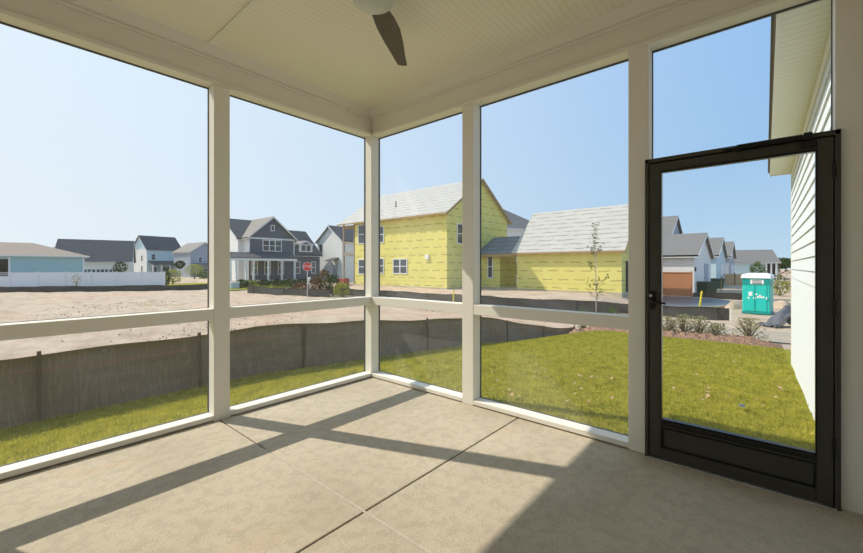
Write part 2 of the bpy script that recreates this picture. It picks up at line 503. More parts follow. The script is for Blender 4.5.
kp = MB().box(x0 + .012, x1 - .008, G1 - .17, G0 - .17, .085, .228)
kp.build('kick_panel', BRONZE, d, .002)
kb = MB()
for (y0, y1, z0, z1) in ((G0 - .01, G0, .085, .228), (G1, G1 + .01, .085, .228), (G1, G0, .085, .095), (G1, G0, .218, .228)):
    kb.box(x0 - .002, x1 - .02, y0 - .17, y1 - .17, z0, z1)
kb.build('panel_moulding', BLACK, d, .002)
xs = X0 - .008 - X0
MB().add([(xs, G1 - .17, .27), (xs, G0 - .17, .27), (xs, G0 - .17, 1.97), (xs, G1 - .17, 1.97)], [(0, 1, 2, 3)]).build('door_screen', SCREEN, d)
dbox('threshold', ALUM, XI - .010, X0 + .1, -.29, .62, 0, .009)
# closer
xc = XI - .03 - X0
cl = MB().tube([(xc, .122 - .17, 2.04), (xc, -.154 - .17, 2.04)], .017, 14).build('door_closer', BLACK, d, smooth=False)
MB().tube([(xc, .20 - .17, 2.038), (xc, .122 - .17, 2.04)], .009, 10).build('closer_rod', BLACK, cl)
MB().box(xc - .02, xc + .03, -.195 - .17, -.158 - .17, 2.02, 2.06).box(xc - .012, xc + .03, .118 - .17, .133 - .17, 2.02, 2.055).build('closer_bracket', BLACK, cl, .003)
MB().box(xc + .0, xc + .036, -.21 - .17, -.15 - .17, 1.985, 2.022).build('bracket_plate', BLACK, cl, .003)
# handle
hz = 1.085; yh = .598 - .17; xh = XI - X0
hd = MB().box(xh - .008, xh + .01, yh - .022, yh + .016, hz - .065, hz + .065).build('door_handle', BLACK, d, .006)
MB().tube([(xh - .006, yh, hz), (xh - .05, yh, hz), (xh - .058, yh - .02, hz - .004), (xh - .056, yh - .095, hz - .012)], [.011, .010, .009, .006], 10).build('lever', BLACK, hd)
MB().tube([(xh - .008, yh + .002, hz + .035), (xh - .022, yh + .002, hz + .035)], .010, 12).build('lock_button', CHROME, hd)
for z in (.3, 1.05, 1.8):
    MB().tube([(xh - .006, YR - .002 - .17, z), (xh - .006, YR - .002 - .17, z + .09)], .006, 8).build('hinge', BLACK, d)

# ------------------------------------------------------------------ ceiling fan
fc = (1.487, 1.753)
fan = empty('ceiling_fan', (fc[0] + .02, fc[1] - .01, ZC))
tag(fan, 'ceiling fan with grey motor housing and dark wood blades on beadboard ceiling', 'ceiling fan')
MB().lathe([(.0, 0), (.075, 0), (.072, -.03), (.03, -.055), (.0, -.055)], 28).build('canopy', FANB, fan, smooth=True)
MB().tube([(0, 0, -.05), (0, 0, -.18)], .014, 12).build('downrod', FANB, fan)
MB().lathe([(.0, -.17), (.06, -.17), (.105, -.20), (.128, -.235), (.128, -.285), (.115, -.315), (.07, -.334), (.0, -.338)], 36).build('motor_housing', FANB, fan, smooth=True)
def blade():
    out = [(.085, -.035), (.13, -.052), (.22, -.076), (.34, -.088), (.50, -.076), (.66, -.056), (.82, -.040), (.83, -.01),
           (.822, .036), (.66, .050), (.50, .066), (.34, .074), (.22, .068), (.13, .05), (.085, .035)]
    n = len(out); vs = [(x, y, -.265 + y * .16) for x, y in out] + [(x, y, -.257 + y * .16) for x, y in out]
    return MB().add(vs, [tuple(range(n - 1, -1, -1)), tuple(range(n, 2 * n))] + [(i, (i + 1) % n, n + (i + 1) % n, n + i) for i in range(n)])
bl0 = blade().build('blade', FANW, fan, .002)
ir = MB().box(.07, .20, -.02, .02, -.256, -.250).build('blade_iron', BLACK, bl0, .002)
for k, a in enumerate((33, 153, 273)):
    b = bl0 if k == 0 else copy_tree(bl0, fan)
    b.rotation_euler.z = R(a)

# ------------------------------------------------------------------ near house wall with lap siding
YW = -.40; XE = 10.45
lap = .162; mb = MB(); z = -1.0
while z < 3.15:
    z1 = min(z + lap + .002, 3.16)
    mb.prism([(3.2, YW - .03, z), (3.2, YW + .019, z), (3.2, YW + .002, z1), (3.2, YW - .03, z1)], (XE - 3.2, 0, 0)); z += lap
B(3.2, XE, YW - .3, YW - .02, -1.0, 3.16).build('wall_siding_core', S_NEAR, kind='structure').name = 'wall_outside'
ws = mb.build('wall_outside_siding', S_NEAR, kind='structure'); ws.name = 'wall_siding'
B(XE - .002, XE + .03, YW - .3, YW + .024, -1.0, 3.16).build('trim_6', TRIMW, kind='structure')
B(3.2, XE, YW + .0, YW + .022, 3.03, 3.16).build('trim_7', TRIMW, kind='structure')
sf = B(3.25, XE + .02, YW, -.06, 3.16, 3.18).build('trim_8', SOFF, kind='structure')
B(3.25, XE + .04, -.085, -.060, 3.145, 3.32).build('fascia', TRIMW, sf)
gt = MB().prism([(3.25, -.060, 3.30), (3.25, -.042, 3.30), (3.25, -.048, 3.205), (3.25, -.060, 3.205)], (XE - 3.2, 0, 0))
gt.build('gutter', GUTTER, sf)
MB().prism([(3.25, -.03, 3.32), (3.25, -6, 6.0), (3.25, -6, 5.9), (3.25, -.03, 3.22)], (XE - 3.2, 0, 0)).build('roof', SH_G, sf)
B(XE + .0, XE + .028, -.7, -.06, 3.145, 3.32).build('end_board', TRIMW, sf)

# ------------------------------------------------------------------ silt fences
def tap(x, y): return 1 - .72 * sm(9.5, 15, x) if 5 < y < 7 and x < 16 else 1
def silt_fence(name, pts, h, label, stakes, mat=SILT, group=None, cord=False, stake_mat=WOODS, wav=.05):
    root = empty(name, (pts[0][0], pts[0][1], gz(*pts[0]))); tag(root, label, 'silt fence', group)
    o = root.location; mb = MB(); n = 0; L = 0
    P = []
    for (a, b) in zip(pts, pts[1:]):
        d = math.hypot(b[0] - a[0], b[1] - a[1]); k = max(2, int(d / .18))
        for i in range(k): P.append((a[0] + (b[0] - a[0]) * i / k, a[1] + (b[1] - a[1]) * i / k, (b[0] - a[0]) / d, (b[1] - a[1]) / d))
    P.append((pts[-1][0], pts[-1][1], P[-1][2], P[-1][3]))
    rows = 7
    for side in (0, 1):
        for i, (x, y, dx, dy) in enumerate(P):
            s = i * .18
            for j in range(rows + 1):
                t = j / rows
                off = wav * math.sin(s * 1.1 + 2 * t) * (1 - .6 * t) + .02 * math.sin(s * 4.3 + t * 5) + (.004 if side else 0)
                top = h * tap(x, y) + .03 * math.sin(s * .9) + .015 * math.sin(s * 2.7)
                mb.v.append((x - dy * off - o.x, y + dx * off - o.y, gz(x, y) - .06 + (top + .06) * t - o.z))
        b0 = side * len(P) * (rows + 1)
        for i in range(len(P) - 1):
            for j in range(rows):
                q = b0 + i * (rows + 1) + j
                f = (q, q + rows + 1, q + rows + 2, q + 1)
                mb.f.append(f if side else f[::-1])
    # close the top edge
    m_ = len(P) * (rows + 1)
    for i in range(len(P) - 1):
        q = i * (rows + 1) + rows
        mb.f.append((q, q + rows + 1, q + rows + 1 + m_, q + m_))
    mb.build('fabric', mat, root, smooth=True)
    for (x, y, dx, dy) in P[5::max(1, int(stakes / .18))]:
        lean = random.uniform(-.05, .05)
        g = gz(x, y)
        MB().prism([(x - .018 - o.x, y - .045 - o.y, g - .2 - o.z), (x + .02 - o.x, y - .045 - o.y, g - .2 - o.z), (x + .02 - o.x, y - .085 - o.y, g - .2 - o.z), (x - .02 - o.x, y - .085 - o.y, g - .2 - o.z)],
                   (lean * dx, lean * dy - .0, h * tap(x, y) + .23)).build('stake', stake_mat, root)
    if cord:
        c = []
        for i, (x, y, dx, dy) in enumerate(P[::4]):
            s = i * .72
            c.append((x - o.x, y - .045 + .0 - o.y, gz(x, y) + h * tap(x, y) - .20 * tap(x, y) - .03 * math.sin(s * 1.4) - o.z))
        MB().tube(c, .004, 5).build('cord', CORD, root)
    return root
silt_fence('silt_fence', [(-4, 6.83), (5, 6.83), (10, 6.87), (12.3, 6.35), (14.9, 5.6)], .83,
           'tall brown-black silt fence with an orange cord along the lawn edge', 1.9, cord=True, wav=.045)
silt_fence('silt_fence', [(21.3, 31), (21.8, 20), (22.3, 10), (22.8, 4.2), (22.9, 1.3)], .56,
           'low grey silt fence running in front of the yellow houses', 2.3, SILT2, wav=.08)
silt_fence('silt_fence', [at(-40, 38), at(60, 39), at(150, 41), at(205, 43), at(236, 44)], .55,
           'low dark silt fence at the foot of the white vinyl fence', 2.4, SILT2)
silt_fence('silt_fence', [at(247, 38), at(280, 35), at(310, 33), at(330, 32.5)], .62,
           'low dark silt fence before the slate-grey house', 2.4, SILT2)
silt_fence('silt_fence', [at(693, 31), at(712, 31), at(742, 30)], .45,
           'short black silt fence in front of the dark rubbish bins', 2.4, SILT2)

# ------------------------------------------------------------------ plants
def leaf_quad(mb, c, s, rng=random):
    n = Vector((rng.gauss(0, 1), rng.gauss(0, 1), rng.gauss(0, 1) + .3)).normalized()
    u = n.orthogonal().normalized(); u.rotate(Matrix.Rotation(rng.uniform(0, 6.28), 3, n)); w = n.cross(u)
    c = Vector(c); l = s; b = s * .45
    mb.add([c - u * l, c + w * b, c + u * l, c - w * b], [(0, 1, 2, 3)])
def shrub(name, label, cat, loc, w, h, n=160, ls=.06, mat=LEAFG, group=None, trunk=0, stems=6, round_=True, depth_w=None):
    root = empty(name, loc); tag(root, label, cat, group)
    dw = depth_w or w
    st_ = MB(); fo = MB()
    base = trunk
    if trunk:
        st_.tube([(0, 0, -.1), (.01, .01, trunk * .6), (0, 0, trunk + (h - trunk) * .5)], [max(.02, w * .05), max(.015, w * .04), .01], 6)
    for k in range(stems):
        a = random.uniform(0, 6.28); r = random.uniform(.3, .9)
        top = (math.cos(a) * w / 2 * r, math.sin(a) * dw / 2 * r, base + (h - base) * random.uniform(.5, .9))
        st_.tube([(0, 0, base - .03 if trunk else -.05), (top[0] * .4, top[1] * .4, base + (top[2] - base) * .5), top], [w * .02 + .004, w * .012 + .003, .003], 4)
    for _ in range(n):
        a = random.uniform(0, 6.28)
        if round_:
            u = random.uniform(-1, 1); rr = random.uniform(.55, 1) ** .6
            s = math.sqrt(1 - u * u)
            lump = 1 + .18 * math.sin(3 * a + 2 * u) + .1 * math.sin(7 * a)
            p = (math.cos(a) * s * rr * w / 2 * lump, math.sin(a) * s * rr * dw / 2 * lump, base + (h - base) * (.5 + .5 * u * rr))
        else:
            t = random.uniform(0, 1); r = random.uniform(0, 1) * (1 - t * .5)
            p = (math.cos(a) * r * w / 2, math.sin(a) * r * dw / 2, base + (h - base) * t)
        leaf_quad(fo, p, ls * random.uniform(.6, 1.3))
    st_.build('stem', BARK, root); fo.build('foliage', mat, root)
    return root

# mulch bed (own surface, lumpy)
mb = MB(); nx_, ny_ = 14, 70
for j in range(ny_ + 1):
    y = -.35 + j * (5.5 + .35) / ny_
    for i in range(nx_ + 1):
        x = 13.93 + .10 * math.sin(y * 2.1) + i * (1.9 / nx_)
        e = min(1, min(i, nx_ - i) / 4) * min(1, j / 8)
        mb.v.append((x, y, gz(x, y) - .02 + .15 * e + random.uniform(-.05, .06) * e))
for j in range(ny_):
    for i in range(nx_):
        q = j * (nx_ + 1) + i; mb.f.append((q, q + 1, q + nx_ + 2, q + nx_ + 1))
mb.build('mulch_bed', MULCH, kind='structure', label='strip of reddish-brown bark mulch behind the lawn')
# pavement beyond mulch
mb = MB()
for j in range(25):
    y = -12 + j * .6
    for x in (16.2, 17.5, 19.0, 20.3): mb.v.append((x, y, gz(x, y) + .008))
for j in range(24):
    for i in range(3):
        q = j * 4 + i; mb.f.append((q, q + 1, q + 5, q + 4))
mb.build('pavement', simple('pavement_concrete', (.37, .31, .24), .9, 0, .12), kind='structure', label='pale concrete pavement past the mulch bed')

SPOT = [('low olive shrub in the mulch nearest the door handle side', 668, 14.7, .9, .62),
        ('wispy olive shrub second from the left in the mulch seen through the door', 684, 15.0, .8, .70),
        ('flowering olive shrub in mulch under the yellow leaning post', 700, 15.2, .8, .68),
        ('small olive shrub in mulch left of the gap before the lone bush', 716, 15.0, .8, .5)]
for i, (lb, px, x, w, h) in enumerate(SPOT):
    a = (px - 431.5) / FPX; dep = x / (CT + a * ST); X, Y = at(px, dep)
    shrub('mulch_shrub', lb, 'shrub', (X, Y, gz(X, Y) + .05), w * 1.1, h * .92, 520, .036, LEAFO, 'olive shrubs in the mulch bed', stems=22, round_=False)
X, Y = at(749, 12.2)
shrub('mulch_shrub', 'lone wide olive shrub in the mulch before the teal toilet', 'shrub', (X, Y, gz(X, Y) + .05), 1.1, .66, 700, .036, LEAFO,
      'olive shrubs in the mulch bed', stems=18, round_=False)
for lb, px in (('green shrub at the foot of the young tree, on its left', 583), ('green shrub at the foot of the young tree, on its right', 611)):
    X, Y = at(px, 14.6)
    shrub('garden_shrub', lb, 'shrub', (X, Y, gz(X, Y) + .05), .8, .80, 160, .06, LEAFG, stems=10, round_=False)

# young tree in front of yellow garage
X, Y = at(596, 14.6); g = gz(X, Y)
yt = empty('young_tree', (X, Y, g)); tag(yt, 'thin young tree with sparse leaves before the yellow garage', 'tree')
MB().tube([(0, 0, -.1), (.02, 0, 1.2), (-.01, .01, 2.4), (-.04, .02, 3.3), (-.10, .04, 4.0)], [.028, .022, .016, .010, .004], 8).build('trunk', simple('birch_bark', (.55, .48, .42), .8), yt)
fo = MB(); br = MB()
for _ in range(20):
    z = random.uniform(1.0, 3.4); a = random.uniform(0, 6.28); L = random.uniform(.25, .75) * (1.15 - z / 4.4)
    e = (math.cos(a) * L, math.sin(a) * L, z + L * .9)
    br.tube([(0, 0, z), (e[0] * .5, e[1] * .5, z + L * .4), e], [.008, .006, .003], 4)
    for k in range(7):
        t = random.uniform(.35, 1.05)
        leaf_quad(fo, (e[0] * t + random.gauss(0, .05), e[1] * t + random.gauss(0, .05), z + (e[2] - z) * t + random.gauss(0, .05)), random.uniform(.035, .06))
for _ in range(80):
    z = random.uniform(3.0, 4.05); leaf_quad(fo, (-.05 - .05 * (z - 3.2) + random.gauss(0, .07), random.gauss(0, .07), z), random.uniform(.035, .06))
br.build('branch', BARK, yt); fo.build('foliage', LEAFG, yt)

# fallen leaves on the lawn
lf0 = None; K = 0
for _ in range(95):
    px = random.uniform(490, 812); py = random.uniform(345, 430)
    dep = (H + .45) / ((py - 266.4) / FPX); X, Y = at(px, dep)
    if Y < -.25 or Y > 6 or X > 13.6 or X < 3.5: continue
    if lf0 is None:
        m_ = MB().add([(-.05, 0, .01), (-.025, .028, .022), (.02, .03, .012), (.055, 0, .02), (.02, -.028, .008), (-.025, -.026, .014), (0, 0, 0)],
                      [(0, 6, 1), (1, 6, 2), (2, 6, 3), (3, 6, 4), (4, 6, 5), (5, 6, 0)])
        o = lf0 = m_.build('fallen_leaf', LEAFB)
    else:
        o = lf0.copy(); COL.objects.link(o)
    o.location = (X, Y, gz(X, Y) + .045); o.rotation_euler = (random.uniform(-.3, .3), random.uniform(-.3, .3), random.uniform(0, 6.28))
    s = random.uniform(.35, .8); o.scale = (s, s, s)
    tag(o, 'dry brown leaf lying on the grass lawn', 'leaf', 'fallen leaves on the lawn')

X, Y = at(742, 3.9)
o = MB().add([(-.06, -.02, 0), (.02, -.035, .01), (.07, .0, .0), (.03, .03, .012), (-.05, .025, .006), (0, 0, .02)], [(0, 1, 5), (1, 2, 5), (2, 3, 5), (3, 4, 5), (4, 0, 5)]).build('plastic_scrap', BLUEP)
X, Y = at(742, 4.35); o.location = (X, Y, gz(X, Y) + .05); tag(o, 'small blue-grey scrap lying on the lawn outside the door', 'scrap')
# clods on the sand lot
mb = MB()
for _ in range(4500):
    x = random.uniform(-2, 22); y = random.uniform(8, 34)
    if x > 19.5 and y < 32: continue
    if math.sin(x * .5 + 1.3) * math.sin(y * .33) + random.uniform(-.6, .6) < .3: continue
    s = random.uniform(.015, .055); z = gz(x, y) - .01 + bumpz(x, y) * 1.3
    vs = []
    for k in range(5):
        a = k * 1.257 + random.uniform(-.3, .3); vs.append((x + math.cos(a) * s * random.uniform(.7, 1.5), y + math.sin(a) * s, z - .03))
    vs.append((x, y, z + s * .7))
    mb.add(vs, [(k, (k + 1) % 5, 5) for k in range(5)])
tag(mb.build('dirt_clods', simple('clod_dirt', (.33, .24, .17), .95, 0, .3)), 'brown dirt clods strewn over the sandy lot', 'dirt', kind='stuff')

# ------------------------------------------------------------------ buildings
class House:
    """a building in its own frame: local x along the front, y away from the front (front faces local -y)"""
    def __init__(s, name, label, cat, loc, yaw=0, group=None):
        s.r = empty(name, loc, R(yaw)); tag(s.r, label, cat, group)
    def gable(s, x0, x1, y0, y1, z0, ze, zr, ridge='x', oh=.35, wall=S_WHITE, roof=SH_G, th=.14, trim=VINYL, wname='wall', foot=None):
        if ridge == 'x':
            ym = (y0 + y1) / 2
            poly = [(x0, y0, z0), (x0, y1, z0), (x0, y1, ze), (x0, ym, zr), (x0, y0, ze)]; d = (x1 - x0, 0, 0)
            k = (zr - ze) / (ym - y0); a, b = x0 - oh, x1 + oh
            rp = [(a, y0 - oh, ze - oh * k), (a, ym, zr), (a, y1 + oh, ze - oh * k), (a, y1 + oh, ze - oh * k + th), (a, ym, zr + th * 1.2), (a, y0 - oh, ze - oh * k + th)]
            rd = (b - a, 0, 0)
        else:
            xm = (x0 + x1) / 2
            poly = [(x0, y0, z0), (x1, y0, z0), (x1, y0, ze), (xm, y0, zr), (x0, y0, ze)]; d = (0, y1 - y0, 0)
            k = (zr - ze) / (xm - x0); a, b = y0 - oh, y1 + oh
            rp = [(x0 - oh, a, ze - oh * k), (xm, a, zr), (x1 + oh, a, ze - oh * k), (x1 + oh, a, ze - oh * k + th), (xm, a, zr + th * 1.2), (x0 - oh, a, ze - oh * k + th)]
            rd = (0, b - a, 0)
        MB().prism(poly, d).build(wname, wall, s.r)
        rf = MB().prism(rp, rd).build('roof', roof, s.r)
        # rake / eave boards
        t = MB()
        if trim:
            if ridge == 'x':
                for yy in (y0 - oh, y1 + oh - .04): t.box(a - .02, b + .02, yy, yy + .04, ze - oh * k - .08, ze - oh * k + th)
                for xx in (a - .04, b):
                    for y_ in (y0 - oh, y1 + oh): t.prism([(xx, y_, ze - oh * k - .06), (xx, ym, zr - .06), (xx, ym, zr + .12), (xx, y_, ze - oh * k + .12)], (.04, 0, 0))
            else:
                for xx in (x0 - oh, x1 + oh - .04): t.box(xx, xx + .04, a - .02, b + .02, ze - oh * k - .08, ze - oh * k + th)
                for yy in (a - .04, b):
                    for x_ in (x0 - oh, x1 + oh): t.prism([(x_, yy, ze - oh * k - .06), (xm, yy, zr - .06), (xm, yy, zr + .12), (x_, yy, ze - oh * k + .12)], (0, .04, 0))
            t.build('roof_trim', trim, rf)
        if foot: B(x0 - .03, x1 + .03, y0 - .03, y1 + .03, foot, z0).build('foundation', CONC, s.r)
    def hip(s, x0, x1, y0, y1, z0, ze, zr, oh=.4, wall=S_WHITE, roof=SH_G, trim=VINYL):
        B(x0, x1, y0, y1, z0, ze).build('wall', wall, s.r)
        a, b, c, d = x0 - oh, x1 + oh, y0 - oh, y1 + oh; hw = (d - c) / 2; ym = (c + d) / 2
        v = [(a, c, ze), (b, c, ze), (b, d, ze), (a, d, ze), (a + hw, ym, zr), (b - hw, ym, zr)]
        rf = MB().add(v, [(0, 3, 2, 1), (0, 1, 5, 4), (1, 2, 5), (2, 3, 4, 5), (3, 0, 4)]).build('roof', roof, s.r)
        B(a - .03, b + .03, c - .03, d + .03, ze - .14, ze + .01).build('eave_board', trim, rf)
    def win(s, face, u, z, w, h, at_, mull=1, rail=True, trim=VINYL, label=None, name='window', pane=GLASS, fw=.09):
        f = MB(); p = MB(); t = .05
        def bx(m_, u0, u1, z0, z1, d0, d1):
            if face == '-y': m_.box(u0, u1, at_ - d1, at_ - d0, z0, z1)
            elif face == '-x': m_.box(at_ - d1, at_ - d0, u0, u1, z0, z1)
            elif face == '+y': m_.box(u0, u1, at_ + d0, at_ + d1, z0, z1)
        u0, u1, z0, z1 = u - w / 2, u + w / 2, z, z + h
        bx(f, u0 - fw, u0, z0 - fw, z1 + fw, 0, t); bx(f, u1, u1 + fw, z0 - fw, z1 + fw, 0, t)
        bx(f, u0, u1, z0 - fw, z0, 0, t); bx(f, u0, u1, z1, z1 + fw, 0, t)
        for k in range(1, mull): bx(f, u0 + w * k / mull - .06, u0 + w * k / mull + .06, z0, z1, 0, t)
        if rail: bx(f, u0, u1, z0 + h * .5 - .035, z0 + h * .5 + .035, 0, t * .8)
        fr = f.build(name, trim, s.r)
        bx(p, u0, u1, z0, z1, -.01, .02); p.build('pane', pane, fr)
        return fr

def Z(py, depth): return H + (266.4 - py) / FPX * depth

# --- two-storey yellow house under construction
yh_ = House('yellow_house', 'two storey yellow sheathed house under construction with pale roof', 'house', (25.4, 20.1, 0))
zb, ze, zr = -.47, 5.96, 9.35
yh_.gable(0, 9.9, 0, 12.1, zb, ze, zr, 'y', .0, YELLOW, UNDER, .02, None, foot=-1.0)
yh_.r.children[1].name = 'roof_deck_core'
bpy.data.objects.remove(yh_.r.children[1])
k = (zr - ze) / 4.95
oh = .45; th = .12
rp = [(-oh, -.3, ze - oh * k), (4.95, -.3, zr), (9.9 + oh, -.3, ze - oh * k), (9.9 + oh, -.3, ze - oh * k + th), (4.95, -.3, zr + th), (-oh, -.3, ze - oh * k + th)]
rf = MB().prism(rp, (0, 14.8, 0)).build('roof', UNDER, yh_.r)
t = MB()
t.box(-oh - .03, -oh, -.32, 14.52, ze - oh * k - .02, ze - oh * k + th)
for x_ in (-oh, 9.9 + oh): t.prism([(x_, -.34, ze - oh * k - .10), (4.95, -.34, zr - .10), (4.95, -.34, zr + .10), (x_, -.34, ze - oh * k + .10)], (0, .04, 0))
t.build('roof_trim', YDARK, rf)
MB().tube([(1.6, 7.7, 7.0), (1.6, 7.7, 7.8)], .05, 8).build('vent_pipe', DARK, rf)
MB().tube([(2.6, 12.6, 7.7), (2.6, 12.6, 8.15)], .05, 8).build('vent_pipe', DARK, rf)
def ywy(px, X=25.4):
    a = (px - 431.5) / FPX; return X * (ST - a * CT) / (CT + a * ST) - 20.1
for (pa, pb, za, zb_, mu) in ((358.3, 367.3, 243.2, 224.5, 1), (375.3, 384, 242.2, 226, 1), (358.5, 367.2, 273.5, 259, 1), (375.3, 384, 272.6, 258, 1), (393.2, 407.4, 273, 258.5, 2)):
    u0, u1 = ywy(pb), ywy(pa); dep = 25.4 * CT + (20.1 + (u0 + u1) / 2) * ST
    yh_.win('-x', (u0 + u1) / 2, Z(za, dep), (u1 - u0) - .16, (Z(zb_, dep) - Z(za, dep)) - .1, 0, mu)
yh_.win('-y', 2.0, 3.35, 1.1, 1.6, 0, 1, True)
u = ywy(427.5)
B(-.12, 0, u - .18, u + .18, Z(259, 32), Z(254, 32)).build('utility_box', WPLAS, yh_.r)
# open corner porch of timber, two levels, at the far end
po = MB()
for x_ in (.1, 2.2):
    for y_ in (12.3, 14.1): po.box(x_ - .07, x_ + .07, y_ - .07, y_ + .07, zb, ze)
po.build('porch_post', WOODS2, yh_.r)
B(0, 4, 12.1, 14.2, 2.45, 2.8).build('porch_deck', WOODS2, yh_.r)
B(0, 4, 12.1, 14.2, -.7, zb).build('porch_slab', CONC, yh_.r)
B(-.02, .06, 12.1, 14.2, 5.25, 5.6).build('porch_beam', YDARK, yh_.r)
B(3.9, 4.1, 12.1, 14.2, zb, ze).build('porch_wall', S_WHITE, yh_.r)
ra = MB().box(-.02, .04, 12.3, 14.1, 3.75, 3.82)
ra.build('porch_rail', YDARK, yh_.r)
for zz in (.2, 3.0):
    yh_.win('-x', 13.1, zz + .5, 1.1, 1.5, 3.9)
B(-1.0, -.35, 12.6, 13.9, zb - .35, zb + .55).build('brick_stack', BRICKR)
bs = bpy.data.objects['brick_stack']; bs.location = (25.4, 20.1, 0); tag(bs, 'stack of red bricks at far corner of the yellow house', 'bricks')

# --- breezeway between house and garage
bz = House('breezeway', 'low link with roof coloured as in shade between the yellow house and yellow garage', 'house', (29.6, 15.9, 0))
MB().prism([(-.3, -.2, 2.25), (-.3, 4.2, 2.25), (3.2, 4.2, 4.0), (3.2, -.2, 4.0)], (0, 0, .14)).build('roof', UNDER_SHADED, bz.r)
B(-.32, -.26, -.2, 4.2, 2.15, 2.40).build('roof_trim', YDARK, bz.r)
B(.2, 3.2, 1.78, 4.1, -.5, 2.35).build('wall', YELLOW, bz.r)
bz.win('-x', 2.75, .35, .4, 1.9, .2, 1)
B(-.4, 4, -.2, 4.2, -.85, -.5).build('slab', CONC, bz.r)

# --- yellow garage
gr = House('yellow_garage', 'single storey yellow sheathed garage with large pale underlayment roof', 'garage', (28.95, 7.55, 0))
GZ0, GZE, GZR = -.50, 2.62, 6.0
k = (GZR - GZE) / 3.75
gr.gable(0, 7.5, 0, 8.0, GZ0, GZE, GZR, 'y', 0, YELLOW, UNDER, .02, None, foot=-1.3)
bpy.data.objects.remove(gr.r.children[1])
oh = .35
rp = [(-oh, -.3, GZE - oh * k), (3.75, -.3, GZR), (7.5 + oh, -.3, GZE - oh * k), (7.5 + oh, -.3, GZE - oh * k + th), (3.75, -.3, GZR + th), (-oh, -.3, GZE - oh * k + th)]
rf = MB().prism(rp, (0, 8.65, 0)).build('roof', UNDER, gr.r)
t = MB().box(-oh - .03, -oh, -.32, 8.37, GZE - oh * k - .03, GZE - oh * k + th)
for x_ in (-oh, 7.5 + oh): t.prism([(x_, -.34, GZE - oh * k - .08), (3.75, -.34, GZR - .08), (3.75, -.34, GZR + .10), (x_, -.34, GZE - oh * k + .10)], (0, .04, 0))
t.build('roof_trim', YDARK, rf)
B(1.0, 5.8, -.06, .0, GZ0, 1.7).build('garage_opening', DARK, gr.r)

# --- house behind the breezeway
hb = House('grey_roof_house', 'house with a grey hip roof rising behind the breezeway', 'house', (*at(500, 52), 0), -20)
hb.hip(-1, 9, 0, 10, -1, Z(228, 52), Z(206, 57), wall=S_WHITE, roof=SH_G)
hb.win('-y', 3.2, .2, .9, 1.5, 0)

# --- slate house
sh = House('slate_house', 'slate-grey two storey house with front gable, columned porch and dormer', 'house', (23, 51, 0))
sb = -.62
sh.gable(-.7, 4.6, 1.6, 10, sb, 5.1, 7.85, 'x', .3, S_WHITE, SH_D, wname='main_wall')
sh.gable(0, 6.4, 0, 6, sb, 5.25, 7.95, 'y', .35, S_SLATE, SH_L, wname='gable_wall')
sh.gable(5.9, 11.0, .6, 9.5, sb, 3.1, 6.75, 'x', .3, S_SLATE, SH_D, wname='wing_wall')
B(-.04, .0, .0, 1.6, sb, 5.2).build('side_wall', S_WHITE, sh.r)
B(-.03, 6.43, -.05, 0, 4.95, 5.15).build('band_board', VINYL, sh.r)
for x_ in (-.02, 6.3): B(x_, x_ + .13, -.04, 0, 2.9, 4.95).build('corner_board', VINYL, sh.r)
sh.win('-y', 3.15, 3.45, 2.5, 1.35, 0, 3)
sh.win('-y', 3.2, 6.2, .35, .65, 0, 1, False)
for x_ in (.7, 2.5, 4.4): sh.win('-y', x_, .3, .7, 1.7, 0)
sh.win('-y', 7.2, .35, .8, 1.6, .6); sh.win('-y', 9.9, .35, .6, 1.6, .6)
# dormer
sh.gable(7.7, 9.9, .9, 4.5, 3.2, 4.55, 5.0, 'y', .12, S_SLATE, SH_L, wname='dormer_wall')
B(7.7, 9.9, .86, .9, 3.35, 4.6).build('dormer_face', VINYL, sh.r)
sh.win('-y', 8.8, 3.6, 1.5, .85, .86, 2, False, fw=.06)
# porch
MB().prism([(-3.5, -2.3, 2.32), (5.6, -2.3, 2.32), (5.6, .0, 3.05), (-3.5, .0, 3.05)], (0, 0, .12)).build('porch_roof', SH_D, sh.r)
B(-3.4, 5.5, -2.32, -2.15, 2.05, 2.33).build('porch_beam', VINYL, sh.r)
B(-3.4, 5.5, -2.3, 0, -.75, -.45).build('porch_floor', CONC, sh.r)
c0 = None
for x_ in (-3.2, -2.5, -1.3, -.4, 1.5, 3.35, 5.2):
    if c0 is None: c0 = B(-.10, .10, -.10, .10, -.45, 2.06).build('porch_column', VINYL, sh.r)
    else:
        c = c0.copy(); COL.objects.link(c); c.parent = sh.r; c0_ = c
        c.location = (x_, -2.2, 0); continue
    c0.location = (x_, -2.2, 0)
for i, x_ in enumerate((-1.4, .2, 1.9, 3.8, 5.6, 7.6)):
    shrub('foundation_shrub', ['bushy green shrub at the far left of the slate house porch', 'dark shrub before the left porch columns of the slate house', 'dark shrub under the middle of the slate house porch',
          'dark shrub right of the middle porch columns', 'dark shrub at the right end of the slate house porch', 'taller dark shrub below the right window of the slate house'][i],
          'shrub', (23 + x_, 47.3, gz(23 + x_, 47.3)), 1.5, .8 if i < 5 else 1.1, 150, .16, LEAFD if i else LEAFY, 'shrubs before the slate house')
# lawn strip
mb = MB()
for i in range(21):
    x_ = 17 + i
    for y_ in (42.5, 45, 48, 50): mb.v.append((x_, y_, gz(x_, y_) + .06))
for i in range(20):
    for j in range(3):
        q = i * 4 + j; mb.f.append((q, q + 1, q + 5, q + 4)[::-1])
mb.build('far_lawn', TURF, kind='structure', label='green lawn strip before the slate house')

